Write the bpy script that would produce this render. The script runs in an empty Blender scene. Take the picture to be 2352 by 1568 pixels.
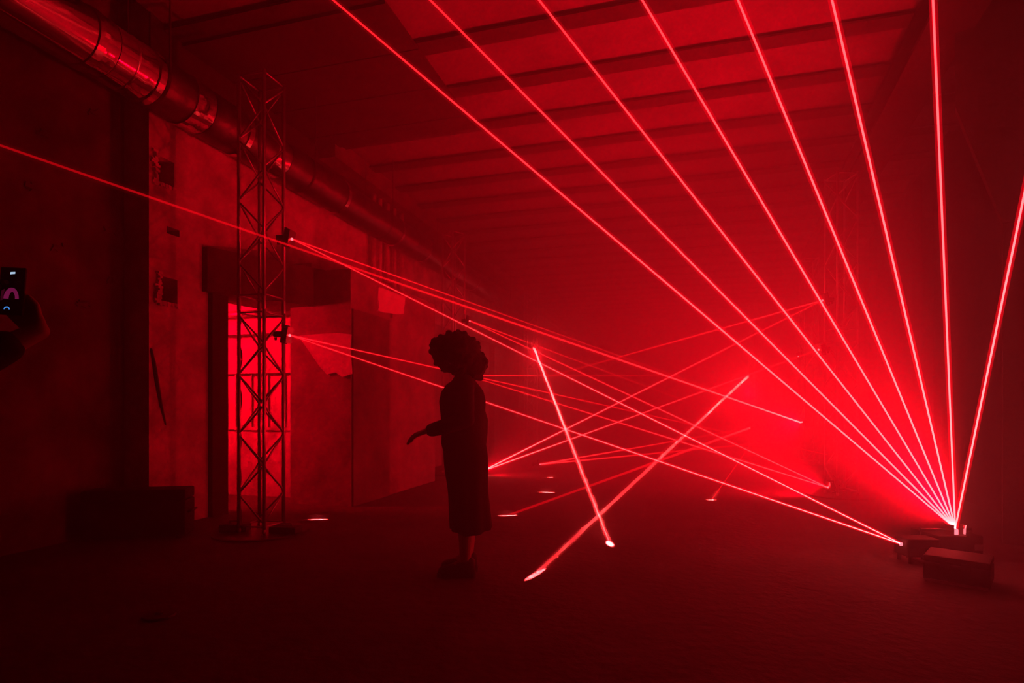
import bpy, bmesh, math, random
from mathutils import Vector, Matrix
random.seed(7)
scene = bpy.context.scene
COL = scene.collection
PI = math.pi

# ------------------------------------------------------------------ frame
F, CX, HY, CAMH = 1322.0, 1176.0, 935.0, 1.16      # focal length (px), principal column, horizon row, eye height
cam_d = bpy.data.cameras.new('camera')
cam_d.sensor_width = 36.0
cam_d.lens = F / 2352 * 36.0
cam_d.shift_y = (HY - 784) / 2352
cam_d.clip_start = 0.05
cam_d.clip_end = 200
cam = bpy.data.objects.new('camera', cam_d)
cam.location = (0, 0, CAMH)
cam.rotation_euler = (PI / 2, 0, 0)
COL.objects.link(cam)
scene.camera = cam

# ------------------------------------------------------------------ world: closed dark hall full of thin haze
HAZE_DENSITY, HAZE_G = 0.10, 0.5
world = bpy.data.worlds.new('hall_air')
scene.world = world
world.use_nodes = True
wn = world.node_tree.nodes
wn['Background'].inputs['Color'].default_value = (1.0, 0.0, 0.03, 1)
wn['Background'].inputs['Strength'].default_value = 0.0
vs = wn.new('ShaderNodeVolumeScatter')
vs.inputs['Color'].default_value = (1, 1, 1, 1)
vs.inputs['Density'].default_value = HAZE_DENSITY
vs.inputs['Anisotropy'].default_value = HAZE_G
world.node_tree.links.new(vs.outputs[0], wn['World Output'].inputs['Volume'])

vsn = scene.view_settings
scene.display_settings.display_device = 'sRGB'
vsn.view_transform = 'Standard'
vsn.look = 'None'
vsn.gamma = 1.0
vsn.use_curve_mapping = False
vsn.exposure = 0.0
cy = scene.cycles
cy.use_denoising = True
cy.use_light_tree = False
cy.transparent_max_bounces = 64
cy.max_bounces = 6
cy.diffuse_bounces = 3
cy.glossy_bounces = 2
cy.sample_clamp_indirect = 4.0

# ------------------------------------------------------------------ coordinates
YAW = math.radians(15.8)                            # the hall's long axis runs 15.8 degrees right of the view
SA, CA = math.sin(YAW), math.cos(YAW)


def pix(px, py, depth):
    return Vector(((px - CX) / F * depth, depth, CAMH + (HY - py) / F * depth))


def hall(s, t, z=0.0):                              # s along the hall, t across it
    return Vector((CA * t + SA * s, -SA * t + CA * s, z))


RED = (1.0, 0.0, 0.009)


def spot(name, loc, target, power, angle, blend=1.0, radius=0.03, color=RED):
    d = bpy.data.lights.new(name, 'SPOT')
    d.energy = power
    d.color = color
    d.spot_size = math.radians(angle)
    d.spot_blend = blend
    d.shadow_soft_size = radius
    o = bpy.data.objects.new(name, d)
    o.location = loc
    o.rotation_euler = (Vector(target) - Vector(loc)).to_track_quat('-Z', 'Y').to_euler()
    COL.objects.link(o)
    return o


# ------------------------------------------------------------------ lamps: haze floods added at the laser heads, plus the side room lamp
FAN = pix(2194, 1213, 4.44)                         # lens of the fan projector on the floor
spot('fan_haze_flood', FAN + Vector((0, 0, 0.05)), FAN + hall(0.8, -3.4, 3.0), 900, 125, 1.0, 0.05)
spot('fan_haze_flood', FAN + Vector((0, 0, 0.05)), FAN + hall(0.9, -2.0, 3.0), 4600, 84, 1.0, 0.05)
HAZE_FLOODS = [  # pixel of the head, depth, pixel/depth aimed at, power, cone
    ((1838, 970, 11.7), (1150, 1000, 9.0), 850, 110),
    ((1722, 900, 16.8), (1300, 1000, 8.0), 650, 120),
    ((1228, 806, 15.1), (1400, 1247, 4.91), 320, 90),
    ((1109, 1080, 9.9), (1700, 850, 9.5), 450, 110),
    ((2062, 1247, 4.30), (900, 760, 5.3), 30, 100),
    ((1893, 1118, 7.5), (1100, 830, 10.0), 900, 120),
]
for a, b, w, ang in HAZE_FLOODS:
    spot('haze_flood', pix(*a), pix(*b), w, ang, 1.0, 0.04)  # added wide cone that fills the haze around the head
spot('side_room_lamp', hall(5.0, -6.3, 2.3), hall(6.35, -5.0, 1.6), 1100, 130, 1.0, 0.12)


# ------------------------------------------------------------------ materials
def mat(name, color, rough=0.8, metal=0.0, noise=0.0, nscale=4.0, bump=0.0, bscale=30.0, spec=0.3):
    m = bpy.data.materials.new(name)
    m.use_nodes = True
    nt = m.node_tree
    b = nt.nodes['Principled BSDF']
    b.inputs['Roughness'].default_value = rough
    b.inputs['Metallic'].default_value = metal
    b.inputs['Specular IOR Level'].default_value = spec
    b.inputs['Base Color'].default_value = (*color, 1)
    if noise or bump:
        tc = nt.nodes.new('ShaderNodeTexCoord')
    if noise:
        n = nt.nodes.new('ShaderNodeTexNoise')
        n.inputs['Scale'].default_value = nscale
        n.inputs['Detail'].default_value = 8
        n.inputs['Roughness'].default_value = 0.65
        r = nt.nodes.new('ShaderNodeValToRGB')
        r.color_ramp.elements[0].position = 0.32
        r.color_ramp.elements[1].position = 0.68
        r.color_ramp.elements[0].color = (*[c * (1 - noise) for c in color], 1)
        r.color_ramp.elements[1].color = (*[min(1, c * (1 + noise)) for c in color], 1)
        nt.links.new(tc.outputs['Object'], n.inputs['Vector'])
        nt.links.new(n.outputs['Fac'], r.inputs['Fac'])
        nt.links.new(r.outputs['Color'], b.inputs['Base Color'])
    if bump:
        n2 = nt.nodes.new('ShaderNodeTexNoise')
        n2.inputs['Scale'].default_value = bscale
        n2.inputs['Detail'].default_value = 6
        bp = nt.nodes.new('ShaderNodeBump')
        bp.inputs['Strength'].default_value = bump
        bp.inputs['Distance'].default_value = 0.03
        nt.links.new(tc.outputs['Object'], n2.inputs['Vector'])
        nt.links.new(n2.outputs['Fac'], bp.inputs['Height'])
        nt.links.new(bp.outputs['Normal'], b.inputs['Normal'])
    return m


def glow_mat(name, color, strength):
    m = bpy.data.materials.new(name)
    m.use_nodes = True
    nt = m.node_tree
    nt.nodes.clear()
    e = nt.nodes.new('ShaderNodeEmission')
    e.inputs['Color'].default_value = (*color, 1)
    e.inputs['Strength'].default_value = strength
    o = nt.nodes.new('ShaderNodeOutputMaterial')
    nt.links.new(e.outputs[0], o.inputs['Surface'])
    return m


M = {
    'floor': mat('dusty_concrete', (0.085, 0.082, 0.078), 0.75, 0, 0.35, 1.6, 0.5, 14, 0.35),
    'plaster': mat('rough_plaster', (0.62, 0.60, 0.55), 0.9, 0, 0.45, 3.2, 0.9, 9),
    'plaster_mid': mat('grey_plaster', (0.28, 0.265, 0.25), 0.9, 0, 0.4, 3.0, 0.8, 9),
    'plaster_dark': mat('dark_plaster', (0.13, 0.12, 0.11), 0.9, 0, 0.5, 2.4, 0.9, 8),
    'plaster_pale_lit': mat('pale_and_lit_plaster', (0.82, 0.80, 0.76), 0.9, 0, 0.12, 5, 0.5, 18),  # broken rims, and the light painted on the low wall
    'concrete': mat('ceiling_concrete', (0.19, 0.185, 0.18), 0.9, 0, 0.22, 2.0, 0.4, 10),
    'steel_dark': mat('dark_rusty_steel', (0.055, 0.05, 0.048), 0.85, 0, 0.3, 5, 0.3, 20),
    'dark_matt': mat('dark_matt_surface', (0.045, 0.04, 0.038), 0.9, 0, 0.3, 3, 0.3, 12),  # very dark tone: painted ceiling shade, right wall, crack, upper wall
    'alu': mat('truss_aluminium', (0.62, 0.62, 0.63), 0.36, 0.8, 0.12, 14, 0.05, 60),
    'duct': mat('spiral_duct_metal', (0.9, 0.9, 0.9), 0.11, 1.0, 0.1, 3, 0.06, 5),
    'duct_dim': mat('dim_duct_metal', (0.20, 0.20, 0.20), 0.36, 0.9, 0.35, 5, 0.5, 6),  # darker copy of the metal, painting in the gaps between highlights
    'black': mat('matt_black_paint', (0.018, 0.018, 0.02), 0.65, 0, 0.2, 12, 0.1, 50),
    'black_metal': mat('black_metal', (0.03, 0.03, 0.032), 0.4, 0.5),
    'mirror': mat('polished_plate', (0.7, 0.7, 0.7), 0.15, 1.0),
    'rubber': mat('cable_rubber', (0.015, 0.015, 0.015), 0.5),
    'skin': mat('skin', (0.42, 0.27, 0.21), 0.6),
    'hair': mat('dark_hair', (0.012, 0.010, 0.009), 0.7, 0, 0.3, 40, 0.6, 45),
    'jacket': mat('dark_jacket_cloth', (0.022, 0.02, 0.022), 0.95, 0, 0.3, 30, 0.2, 70),
    'skirt': mat('dark_skirt_cloth', (0.014, 0.013, 0.014), 0.95, 0, 0.2, 30, 0.2, 70),
    'shoe': mat('black_shoe_leather', (0.012, 0.012, 0.012), 0.6),
    'denim': mat('dark_trousers', (0.02, 0.02, 0.025), 0.95),
    'label': mat('worn_sticker', (0.5, 0.5, 0.5), 0.7),
    'glass': mat('phone_glass', (0.004, 0.004, 0.006), 0.12, 0, spec=0.5),
    'lens': glow_mat('laser_lens', (1.0, 0.12, 0.15), 4.0),
    'lens_far': glow_mat('laser_lens_far', (1.0, 0.35, 0.38), 7.0),
    'scr_white': glow_mat('screen_white_icon', (0.55, 0.75, 1.0), 0.9),
    'scr_blue': glow_mat('screen_blue_icon', (0.08, 0.35, 1.0), 0.8),
    'scr_pink': glow_mat('screen_pink_light', (0.45, 0.02, 0.16), 0.34),
    'scr_dim': glow_mat('screen_dim_pink', (0.25, 0.01, 0.06), 0.12),
}

for k_ in ('lens', 'lens_far'):
    M[k_].cycles.emission_sampling = 'NONE'

# a laser beam in haze: adds light, blocks none; its strength rides on the mesh along the beam
bm_ = bpy.data.materials.new('laser_beam_light')
bm_.use_nodes = True
nt = bm_.node_tree
nt.nodes.clear()
at_ = nt.nodes.new('ShaderNodeAttribute')
at_.attribute_name = 'beam'
em_ = nt.nodes.new('ShaderNodeEmission')
tr_ = nt.nodes.new('ShaderNodeBsdfTransparent')
ad_ = nt.nodes.new('ShaderNodeAddShader')
ou_ = nt.nodes.new('ShaderNodeOutputMaterial')
nt.links.new(at_.outputs['Color'], em_.inputs['Color'])
nt.links.new(em_.outputs[0], ad_.inputs[0])
nt.links.new(tr_.outputs[0], ad_.inputs[1])
nt.links.new(ad_.outputs[0], ou_.inputs['Surface'])
M['beam'] = bm_
bm_.cycles.emission_sampling = 'NONE'
bh_ = bm_.copy()                                      # its pure red fringe, which is what lights the haze and the walls
bh_.name = 'laser_beam_fringe'
bh_.cycles.emission_sampling = 'AUTO'
M['beam_fringe'] = bh_


# ------------------------------------------------------------------ object helpers
def obj(name, bm, m, parent=None, smooth=False, loc=None):
    me = bpy.data.meshes.new(name)
    bmesh.ops.recalc_face_normals(bm, faces=bm.faces)
    bm.to_mesh(me)
    bm.free()
    me.materials.append(m)
    if smooth:
        for p in me.polygons:
            p.use_smooth = True
    o = bpy.data.objects.new(name, me)
    COL.objects.link(o)
    if parent:
        o.parent = parent
    if loc is not None:
        o.location = loc
    return o


def tag(o, label=None, cat=None, group=None, kind=None):
    if label:
        o['label'] = label
    if cat:
        o['category'] = cat
    if group:
        o['group'] = group
    if kind:
        o['kind'] = kind
    return o


def empty(name, loc, rz=0.0):
    o = bpy.data.objects.new(name, None)
    o.empty_display_size = 0.1
    o.location = loc
    o.rotation_euler = (0, 0, rz)
    COL.objects.link(o)
    return o


def copy_tree(o, parent=None):
    c = o.copy()
    COL.objects.link(c)
    if parent:
        c.parent = parent
    for ch in list(o.children):
        copy_tree(ch, c)
    return c


def add_box(bm, x0, x1, y0, y1, z0, z1, mtx=None, bevel=0.0):
    r = bmesh.ops.create_cube(bm, size=1.0)
    vs_ = r['verts']
    for v in vs_:
        v.co = Vector(((x0 + x1) / 2 + v.co.x * (x1 - x0), (y0 + y1) / 2 + v.co.y * (y1 - y0), (z0 + z1) / 2 + v.co.z * (z1 - z0)))
    if bevel:
        es = {e for v in vs_ for e in v.link_edges}
        r2 = bmesh.ops.bevel(bm, geom=list(es), offset=bevel, segments=2, affect='EDGES', profile=0.6)
        vs_ = list({v for f in r2['faces'] for v in f.verts} | {v for v in vs_ if v.is_valid})
    if mtx is not None:
        bmesh.ops.transform(bm, matrix=mtx, verts=vs_)
    return vs_


HM = Matrix(((SA, CA, 0, 0), (CA, -SA, 0, 0), (0, 0, 1, 0), (0, 0, 0, 1)))     # (s, t, z) -> world


def hbox(bm, s0, s1, t0, t1, z0, z1, bevel=0.0):
    return add_box(bm, s0, s1, t0, t1, z0, z1, HM, bevel)


def frame_of(d):
    d = d.normalized()
    up = Vector((0, 0, 1)) if abs(d.z) < 0.95 else Vector((1, 0, 0))
    u = d.cross(up).normalized()
    return u, u.cross(d).normalized()


def add_tube(bm, pts, radii, n=8, caps=True):
    pts = [Vector(p) for p in pts]
    if not isinstance(radii, (list, tuple)):
        radii = [radii] * len(pts)
    rings = []
    for i, p in enumerate(pts):
        d = pts[min(i + 1, len(pts) - 1)] - pts[max(i - 1, 0)]
        u, w = frame_of(d)
        rings.append([bm.verts.new(p + (u * math.cos(2 * PI * k / n) + w * math.sin(2 * PI * k / n)) * radii[i]) for k in range(n)])
    for a, b in zip(rings, rings[1:]):
        for k in range(n):
            bm.faces.new((a[k], a[(k + 1) % n], b[(k + 1) % n], b[k]))
    if caps:
        bm.faces.new(rings[0])
        bm.faces.new(rings[-1][::-1])
    return rings


def add_lathe(bm, prof, n=24, c=(0, 0), sx=1.0, sy=1.0):
    rings = []
    for r, z in prof:
        rings.append([bm.verts.new((c[0] + r * sx * math.cos(2 * PI * k / n), c[1] + r * sy * math.sin(2 * PI * k / n), z)) for k in range(n)])
    for a, b in zip(rings, rings[1:]):
        for k in range(n):
            bm.faces.new((a[k], a[(k + 1) % n], b[(k + 1) % n], b[k]))
    bm.faces.new(rings[0])
    bm.faces.new(rings[-1])
    return rings


def mesh_box(*a, **k):
    bm = bmesh.new()
    add_box(bm, *a, **k)
    return bm


# ------------------------------------------------------------------ the setting
CEIL = 4.80                                          # underside of the steel ceiling beams
T_WALL = -4.75                                       # left wall
T_NEAR = -5.05                                       # near stretch of it, set back
T_LOW = -3.64                                        # thick low wall beyond the doorway
S_FAR = 30.0


def struct(o):
    o['kind'] = 'structure'
    return o


# floor: a gently uneven slab
bm = bmesh.new()
nx, ny = 90, 120
grid = [[bm.verts.new((-9 + 22 * i / nx, -1.5 + 34 * j / ny,
        0.0015 * math.sin(i * 1.7 + j * 0.6) * math.sin(j * 1.1 - i * 0.4) - 0.0015)) for i in range(nx + 1)] for j in range(ny + 1)]
for j in range(ny):
    for i in range(nx):
        bm.faces.new((grid[j][i], grid[j][i + 1], grid[j + 1][i + 1], grid[j + 1][i]))
struct(obj('floor', bm, M['floor'], smooth=True))


def wall_with_holes(bm, s0, s1, t0, t1, z0, z1, holes):
    ss = sorted({s0, s1, *[h[0] for h in holes], *[h[1] for h in holes]})
    zz = sorted({z0, z1, *[h[2] for h in holes], *[h[3] for h in holes]})
    for a, b in zip(ss, ss[1:]):
        for c, d in zip(zz, zz[1:]):
            if any(h[0] <= a and b <= h[1] and h[2] <= c and d <= h[3] for h in holes):
                continue
            hbox(bm, a, b, t0, t1, c, d)


def on_wall(px, py, t):                              # a point of the wall plane t seen at a pixel -> (s, z)
    k = (px - CX) / F
    z_ = t / (CA * k - SA)
    return z_ * (SA * k + CA), CAMH + (HY - py) / F * z_


def wall_rect(x0, y0, x1, y1, t):
    (a, za), (b, zb) = on_wall(x0, y0, t), on_wall(x1, y1, t)
    return a, b, zb, za


S_PIER = on_wall(342, 800, T_WALL)[0]
S_DOOR0 = 5.20
Z_LINTEL = 2.37
Z_LEDGE = 2.80
S_DOOR1 = 5.95


def mid_rect(cx, cy, w, h, t):
    s, z = on_wall(cx, cy, t)
    return s - w / 2, s + w / 2, z - h / 2, z + h / 2


holes = [mid_rect(380, 394, 0.20, 0.25, T_WALL), mid_rect(387, 666, 0.21, 0.24, T_WALL), mid_rect(398, 532, 0.15, 0.07, T_WALL)]
bm = bmesh.new()
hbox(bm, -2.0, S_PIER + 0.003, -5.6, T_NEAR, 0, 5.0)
wln = struct(obj('wall_left_near', bm, M['plaster_dark']))  # the near stretch's shade is put into its darker plaster
bm = bmesh.new()
wall_with_holes(bm, S_PIER, S_DOOR0, -5.45, T_WALL, 0, 5.0, holes)
for h in holes:
    hbox(bm, h[0], h[1], -5.05, -5.0, h[2], h[3])                # back of each socket
hbox(bm, S_DOOR0, S_FAR, -5.45, T_WALL, Z_LEDGE, 5.0)             # upper wall over doorway and beyond
wl = struct(obj('wall_left', bm, M['plaster']))
bm = bmesh.new()
hbox(bm, S_PIER, S_FAR, T_WALL - 0.01, T_WALL + 0.02, 3.95, 5.0)  # thin dark layer over the top of the left wall
struct(obj('trim_4', bm, M['dark_matt']))


def crumb(name, pts, t, depth, m, parent, jag=0.015):               # a broken plaster or painted-light patch on a plane t, outline in pixels
    bm = bmesh.new()
    out = []
    for i, p in enumerate(pts):
        q = pts[(i + 1) % len(pts)]
        for k in range(4):
            f = k / 4
            s, z = on_wall(p[0] + (q[0] - p[0]) * f, p[1] + (q[1] - p[1]) * f, t)
            out.append((s + random.uniform(-jag, jag), z + random.uniform(-jag, jag)))
    a = [bm.verts.new(hall(s, t + depth, z)) for s, z in out]
    b = [bm.verts.new(hall(s, t - 0.005, z)) for s, z in out]
    bm.faces.new(a)
    for i in range(len(a)):
        j = (i + 1) % len(a)
        bm.faces.new((a[i], a[j], b[j], b[i]))
    return obj(name, bm, m, parent)


# broken rims round the two square sockets, and loose plaster scars
for h, nm in ((holes[0], 'socket_rim'), (holes[1], 'socket_rim')):
    bm = bmesh.new()
    for k in range(16):
        z = h[2] - 0.05 + (h[3] - h[2] + 0.06) * k / 15
        w = random.uniform(0.02, 0.065)
        hbox(bm, h[0] - 0.005 - w, h[0], T_WALL - 0.002, T_WALL + random.uniform(0.015, 0.05), z, z + 0.022)
    for k in range(12):
        s = h[0] + (h[1] - h[0]) * k / 12
        w = random.uniform(0.02, 0.05)
        hbox(bm, s, s + 0.02, T_WALL - 0.002, T_WALL + random.uniform(0.01, 0.03), h[2] - w, h[2])
    obj(nm, bm, M['plaster_pale_lit'], wl)
for (cx, cy, w, h) in ((205, 250, 30, 14), (120, 560, 26, 18), (240, 520, 34, 20), (60, 420, 22, 16), (300, 600, 16, 26), (180, 690, 26, 14),
                       (90, 300, 20, 14), (250, 640, 18, 12)):
    crumb('plaster_scar', [(cx, cy), (cx + w, cy + 4), (cx + w - 6, cy + h), (cx - 4, cy + h - 4)], T_NEAR, 0.014, M['plaster_dark'], wln, 0.02)
bm = bmesh.new()                                                  # the crack that runs down the near stretch
pts = [on_wall(x, y, T_WALL) for x, y in ((346, 800), (352, 830), (360, 880), (368, 925), (380, 975))]
add_tube(bm, [hall(s, T_WALL + 0.003, z) for s, z in pts], [0.012, .018, .02, .016, .008], 6)
obj('crack', bm, M['dark_matt'], wl)

# thick low wall beyond the doorway, with its broad reveal facing us
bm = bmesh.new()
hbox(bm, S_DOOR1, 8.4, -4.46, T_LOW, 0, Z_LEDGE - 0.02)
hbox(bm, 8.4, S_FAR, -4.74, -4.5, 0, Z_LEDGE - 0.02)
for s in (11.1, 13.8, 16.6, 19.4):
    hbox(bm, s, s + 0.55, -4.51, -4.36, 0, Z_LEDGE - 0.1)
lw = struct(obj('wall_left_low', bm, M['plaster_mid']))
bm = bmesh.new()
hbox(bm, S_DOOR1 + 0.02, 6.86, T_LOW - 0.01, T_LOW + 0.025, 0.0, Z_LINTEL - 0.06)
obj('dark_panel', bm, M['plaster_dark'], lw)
# shaft of light on the reveal, painted as a pale raised patch
bm = bmesh.new()
S_ = S_DOOR1


def on_reveal(px, py, s=S_):
    k = (px - CX) / F
    t = s * (k * CA - SA) / (CA + k * SA)
    y = -SA * t + CA * s
    return t, CAMH + (HY - py) / F * y


out = []
poly = [(688, 772), (735, 768), (780, 766), (808, 770), (806, 800), (808, 858), (790, 866), (772, 857), (752, 860), (735, 838), (712, 805)]
for x, y in poly:
    t, z = on_reveal(x + random.uniform(-2, 2), y + random.uniform(-2, 2))
    out.append((t, min(z, Z_LINTEL - 0.02)))
a = [bm.verts.new(hall(S_ - 0.025, t, z)) for t, z in out]
b = [bm.verts.new(hall(S_ + 0.005, t, z)) for t, z in out]
bm.faces.new(a)
for i in range(len(a)):
    j = (i + 1) % len(a)
    bm.faces.new((a[i], a[j], b[j], b[i]))
obj('painted_light_patch', bm, M['plaster_pale_lit'], lw)
crumb('painted_light_patch', [(866, 662), (930, 680), (924, 722), (866, 716)], T_LOW, 0.02, M['plaster_pale_lit'], lw, 0.02)  # lit top of the low wall, put into the colour

# doorway: dark post at its near side and the heavy lintel over it
bm = bmesh.new()
hbox(bm, 4.98, S_DOOR0, -5.06, T_WALL + 0.06, 0, Z_LEDGE)
dj = struct(obj('door_1', bm, M['steel_dark']))
bm = bmesh.new()
vs_ = [hall(4.9, T_WALL + 0.07, Z_LINTEL), hall(S_DOOR1 + 1.0, T_LOW + 0.02, Z_LINTEL - 0.02), hall(S_DOOR1 + 1.0, -4.7, Z_LINTEL - 0.02), hall(4.9, -5.1, Z_LINTEL)]
lo = [bm.verts.new(v) for v in vs_]
hi = [bm.verts.new(v + Vector((0, 0, Z_LEDGE + 0.03 - Z_LINTEL))) for v in vs_]
bm.faces.new(lo)
bm.faces.new(hi)
for i in range(4):
    j = (i + 1) % 4
    bm.faces.new((lo[i], lo[j], hi[j], hi[i]))
obj('lintel', bm, M['plaster_dark'], dj)

# side room behind the doorway
bm = bmesh.new()
hbox(bm, 6.35, 6.5, -8.0, -4.45, 0, 3.0)                           # far wall
hbox(bm, 4.4, 6.5, -8.1, -8.0, 0, 3.0)
hbox(bm, 4.4, 6.5, -8.0, -5.46, 2.85, 3.0)
hbox(bm, 4.3, 4.4, -8.0, -5.46, 0, 3.0)
sr = struct(obj('wall_side_room', bm, M['plaster']))
bm = bmesh.new()
hbox(bm, 6.29, 6.35, -8.0, -4.46, 1.60, 1.68)
hbox(bm, 6.20, 6.35, -8.0, -4.46, 2.10, 2.22)
obj('ledge', bm, M['plaster'], sr)
bm = bmesh.new()
for t in (-5.75, -5.6, -5.35, -5.1, -4.85):
    hbox(bm, 6.325, 6.35, t, t + 0.015, 0.9, 1.6)
hbox(bm, 6.33, 6.35, -8, -4.46, 0.86, 0.90)
obj('wall_panel_strips', bm, M['plaster'], sr)
bm = bmesh.new()
add_tube(bm, [hall(6.18, -6.2, 2.36), hall(6.18, -4.47, 2.36)], 0.045, 12)
tag(obj('ceiling_pipe', bm, M['alu'], smooth=True), 'shiny horizontal pipe under the ceiling of the side room behind the doorway', 'pipe')

# right wall, far wall, back wall
RD = Vector((math.sin(math.radians(21.3)), math.cos(math.radians(21.3)), 0))
RN = Vector((RD.y, -RD.x, 0))
R0 = Vector((5.6, 7.03, 0))
RM = Matrix(((RD.x, RN.x, 0, R0.x), (RD.y, RN.y, 0, R0.y), (0, 0, 1, 0), (0, 0, 0, 1)))
bm = bmesh.new()
add_box(bm, -9, 26, 0, 0.3, 0, 5.0, RM)
for k in range(6):
    add_box(bm, 1.4 + 3.6 * k, 1.9 + 3.6 * k, -0.14, 0.01, 0, 4.6, RM)
struct(obj('wall_right', bm, M['dark_matt']))
bm = bmesh.new()
hbox(bm, S_FAR, S_FAR + 0.3, -5.2, 9.5, 0, 5.1)
struct(obj('wall_far', bm, M['plaster_dark']))
bm = bmesh.new()
hbox(bm, -2.3, -2.0, -9, 9, 0, 5.1)
struct(obj('wall_back', bm, M['plaster_dark']))

# ceiling: shallow concrete vaults between dark steel beams
SP, SB0 = 0.846, 5.37
beams_s = [SB0 + SP * k for k in range(-8, 29)]
T0, T1 = -4.75, 10.5
bm = bmesh.new()
for s in beams_s[:-1]:
    n = 6
    prev = None
    for k in range(n + 1):
        u = k / n
        z = CEIL + 0.015 + 0.07 * math.sin(PI * u)
        cur = (bm.verts.new(hall(s + SP * u, T0, z)), bm.verts.new(hall(s + SP * u, T1, z)))
        if prev:
            bm.faces.new((prev[0], prev[1], cur[1], cur[0]))
        prev = cur
hbox(bm, -2.2, S_FAR, T0 - .3, T1, 4.99, 5.12)
cl = struct(obj('ceiling', bm, M['concrete'], smooth=True))
bb = None
for s in beams_s:
    if bb is None:
        bm = bmesh.new()
        add_box(bm, -0.105, 0.105, T0, T1, 0, 0.02, HM)
        add_box(bm, -0.012, 0.012, T0, T1, 0.02, 0.19, HM)
        bb = obj('ceiling_beam', bm, M['steel_dark'], cl)
        c = bb
    else:
        c = bb.copy()
        COL.objects.link(c)
    c.location = hall(s, 0, CEIL - 0.012)
# dark panels that paint in the shade over three bays on the left
bdp = None
for k in range(7):
    w = (7.0 - 4.6) / 7
    bm = bmesh.new()
    hbox(bm, 4.62 + w * k, 4.62 + w * (k + 1) - 0.008, -4.72, -2.48, CEIL - 0.05 + 0.006 * (k % 2), CEIL - 0.02)
    obj('ceiling_shade_panel', bm, M['dark_matt'], cl)
# side strip where the beams sit on the left wall
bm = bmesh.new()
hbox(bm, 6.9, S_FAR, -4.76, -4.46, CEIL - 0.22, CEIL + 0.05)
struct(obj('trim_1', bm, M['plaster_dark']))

# long girder on the right
GD = Vector((math.sin(math.radians(20.8)), math.cos(math.radians(20.8)), 0))
GN = Vector((GD.y, -GD.x, 0))
G0 = Vector((3.97, 5.43, 0))
GM = Matrix(((GD.x, GN.x, 0, G0.x), (GD.y, GN.y, 0, G0.y), (0, 0, 1, 0), (0, 0, 0, 1)))
bm = bmesh.new()
add_box(bm, -8, 27, -0.20, 0.20, 4.46, 4.50, GM)
add_box(bm, -8, 27, -0.03, 0.03, 4.50, 4.78, GM)
add_box(bm, -8, 27, -0.20, 0.20, 4.75, 4.79, GM)
struct(obj('trim_2', bm, M['steel_dark']))

# near column at the right edge with its wide head
pc = pix(2304, 1248, 4.9)
bm = bmesh.new()
add_box(bm, 0, 1.1, 0, 0.22, 0, 4.8)
cm = struct(obj('trim_3', bm, M['steel_dark'], loc=(pc.x, pc.y, 0)))
cm.rotation_euler = (0, 0, -0.66)
bm = bmesh.new()
zc = pix(2234, 216, 4.9).z
dxc = pix(2234, 216, 4.9).x - pc.x
a = [bm.verts.new(v) for v in ((dxc * 1.25, -0.02, 4.8), (dxc * 1.25, -0.02, zc), (0, -0.02, zc - 1.1), (0.6, -0.02, zc - 1.1), (0.6, -.02, 4.8))]
b = [bm.verts.new(v.co + Vector((0, 0.18, 0))) for v in a]
bm.faces.new(a)
bm.faces.new(b)
for i in range(5):
    j = (i + 1) % 5
    bm.faces.new((a[i], a[j], b[j], b[i]))
obj('column_head', bm, M['steel_dark'], cm)

# ------------------------------------------------------------------ the round ventilation duct along the left wall
DT, DZ, DR = -4.23, 0.0, 0.22
k320 = (320 - CX) / F
yd = DT / (CA * k320 - SA)
DZ = CAMH + (HY - 168) / F * yd
duct = empty('ventilation_duct', hall(0, DT, DZ))
tag(duct, 'round sheet metal ventilation duct hanging along the left wall below the ceiling', 'duct')


def duct_tube(bm, s0, s1, r0, r1, n=40, seg=1, ribs=0.0):
    rings = []
    for k in range(seg + 1):
        u = k / seg
        s = s0 + (s1 - s0) * u
        r = r0 + (r1 - r0) * u + (ribs if k % 2 else 0)
        rings.append([bm.verts.new(hall(s, r * math.cos(2 * PI * i / n), r * math.sin(2 * PI * i / n))) for i in range(n)])
    for a, b in zip(rings, rings[1:]):
        for i in range(n):
            bm.faces.new((a[i], a[(i + 1) % n], b[(i + 1) % n], b[i]))


def duct_s(x):
    k = (x - CX) / F
    return DT / (CA * k - SA) * (SA * k + CA)


DSEG = [(None, 'duct', 0), (187, 'duct', 1), (230, 'duct', 0), (270, 'duct', 1), (328, 'duct_dim', 0), (416, 'duct', 1), (456, 'duct_dim', 0), (538, 'duct_dim', 0),
        (602, 'duct', 1), (634, 'duct_dim', 0), (770, 'duct_dim', 0), (900, 'duct_dim', 0), (965, 'duct_dim', 0), (1080, 'duct_dim', 0), (1180, 'duct_dim', 0)]
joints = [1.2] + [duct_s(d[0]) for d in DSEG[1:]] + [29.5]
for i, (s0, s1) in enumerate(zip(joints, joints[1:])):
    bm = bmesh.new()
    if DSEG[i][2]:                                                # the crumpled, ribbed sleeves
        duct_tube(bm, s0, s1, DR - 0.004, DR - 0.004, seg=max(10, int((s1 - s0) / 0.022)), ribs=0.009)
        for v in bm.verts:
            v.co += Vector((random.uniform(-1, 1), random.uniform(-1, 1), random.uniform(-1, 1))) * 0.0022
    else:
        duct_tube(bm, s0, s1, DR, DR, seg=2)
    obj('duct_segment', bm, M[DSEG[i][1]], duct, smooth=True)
for s in [joints[k] for k in (1, 4, 5, 7, 10, 11, 12, 13)]:
    bm = bmesh.new()
    duct_tube(bm, s - 0.03, s + 0.03, DR + 0.011, DR + 0.011)
    duct_tube(bm, s - 0.03, s - 0.03 + 1e-3, DR - 0.01, DR + 0.011)
    duct_tube(bm, s + 0.03 - 1e-3, s + 0.03, DR + 0.011, DR - 0.01)
    obj('coupling_ring', bm, M['duct'], duct, smooth=False)
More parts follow.
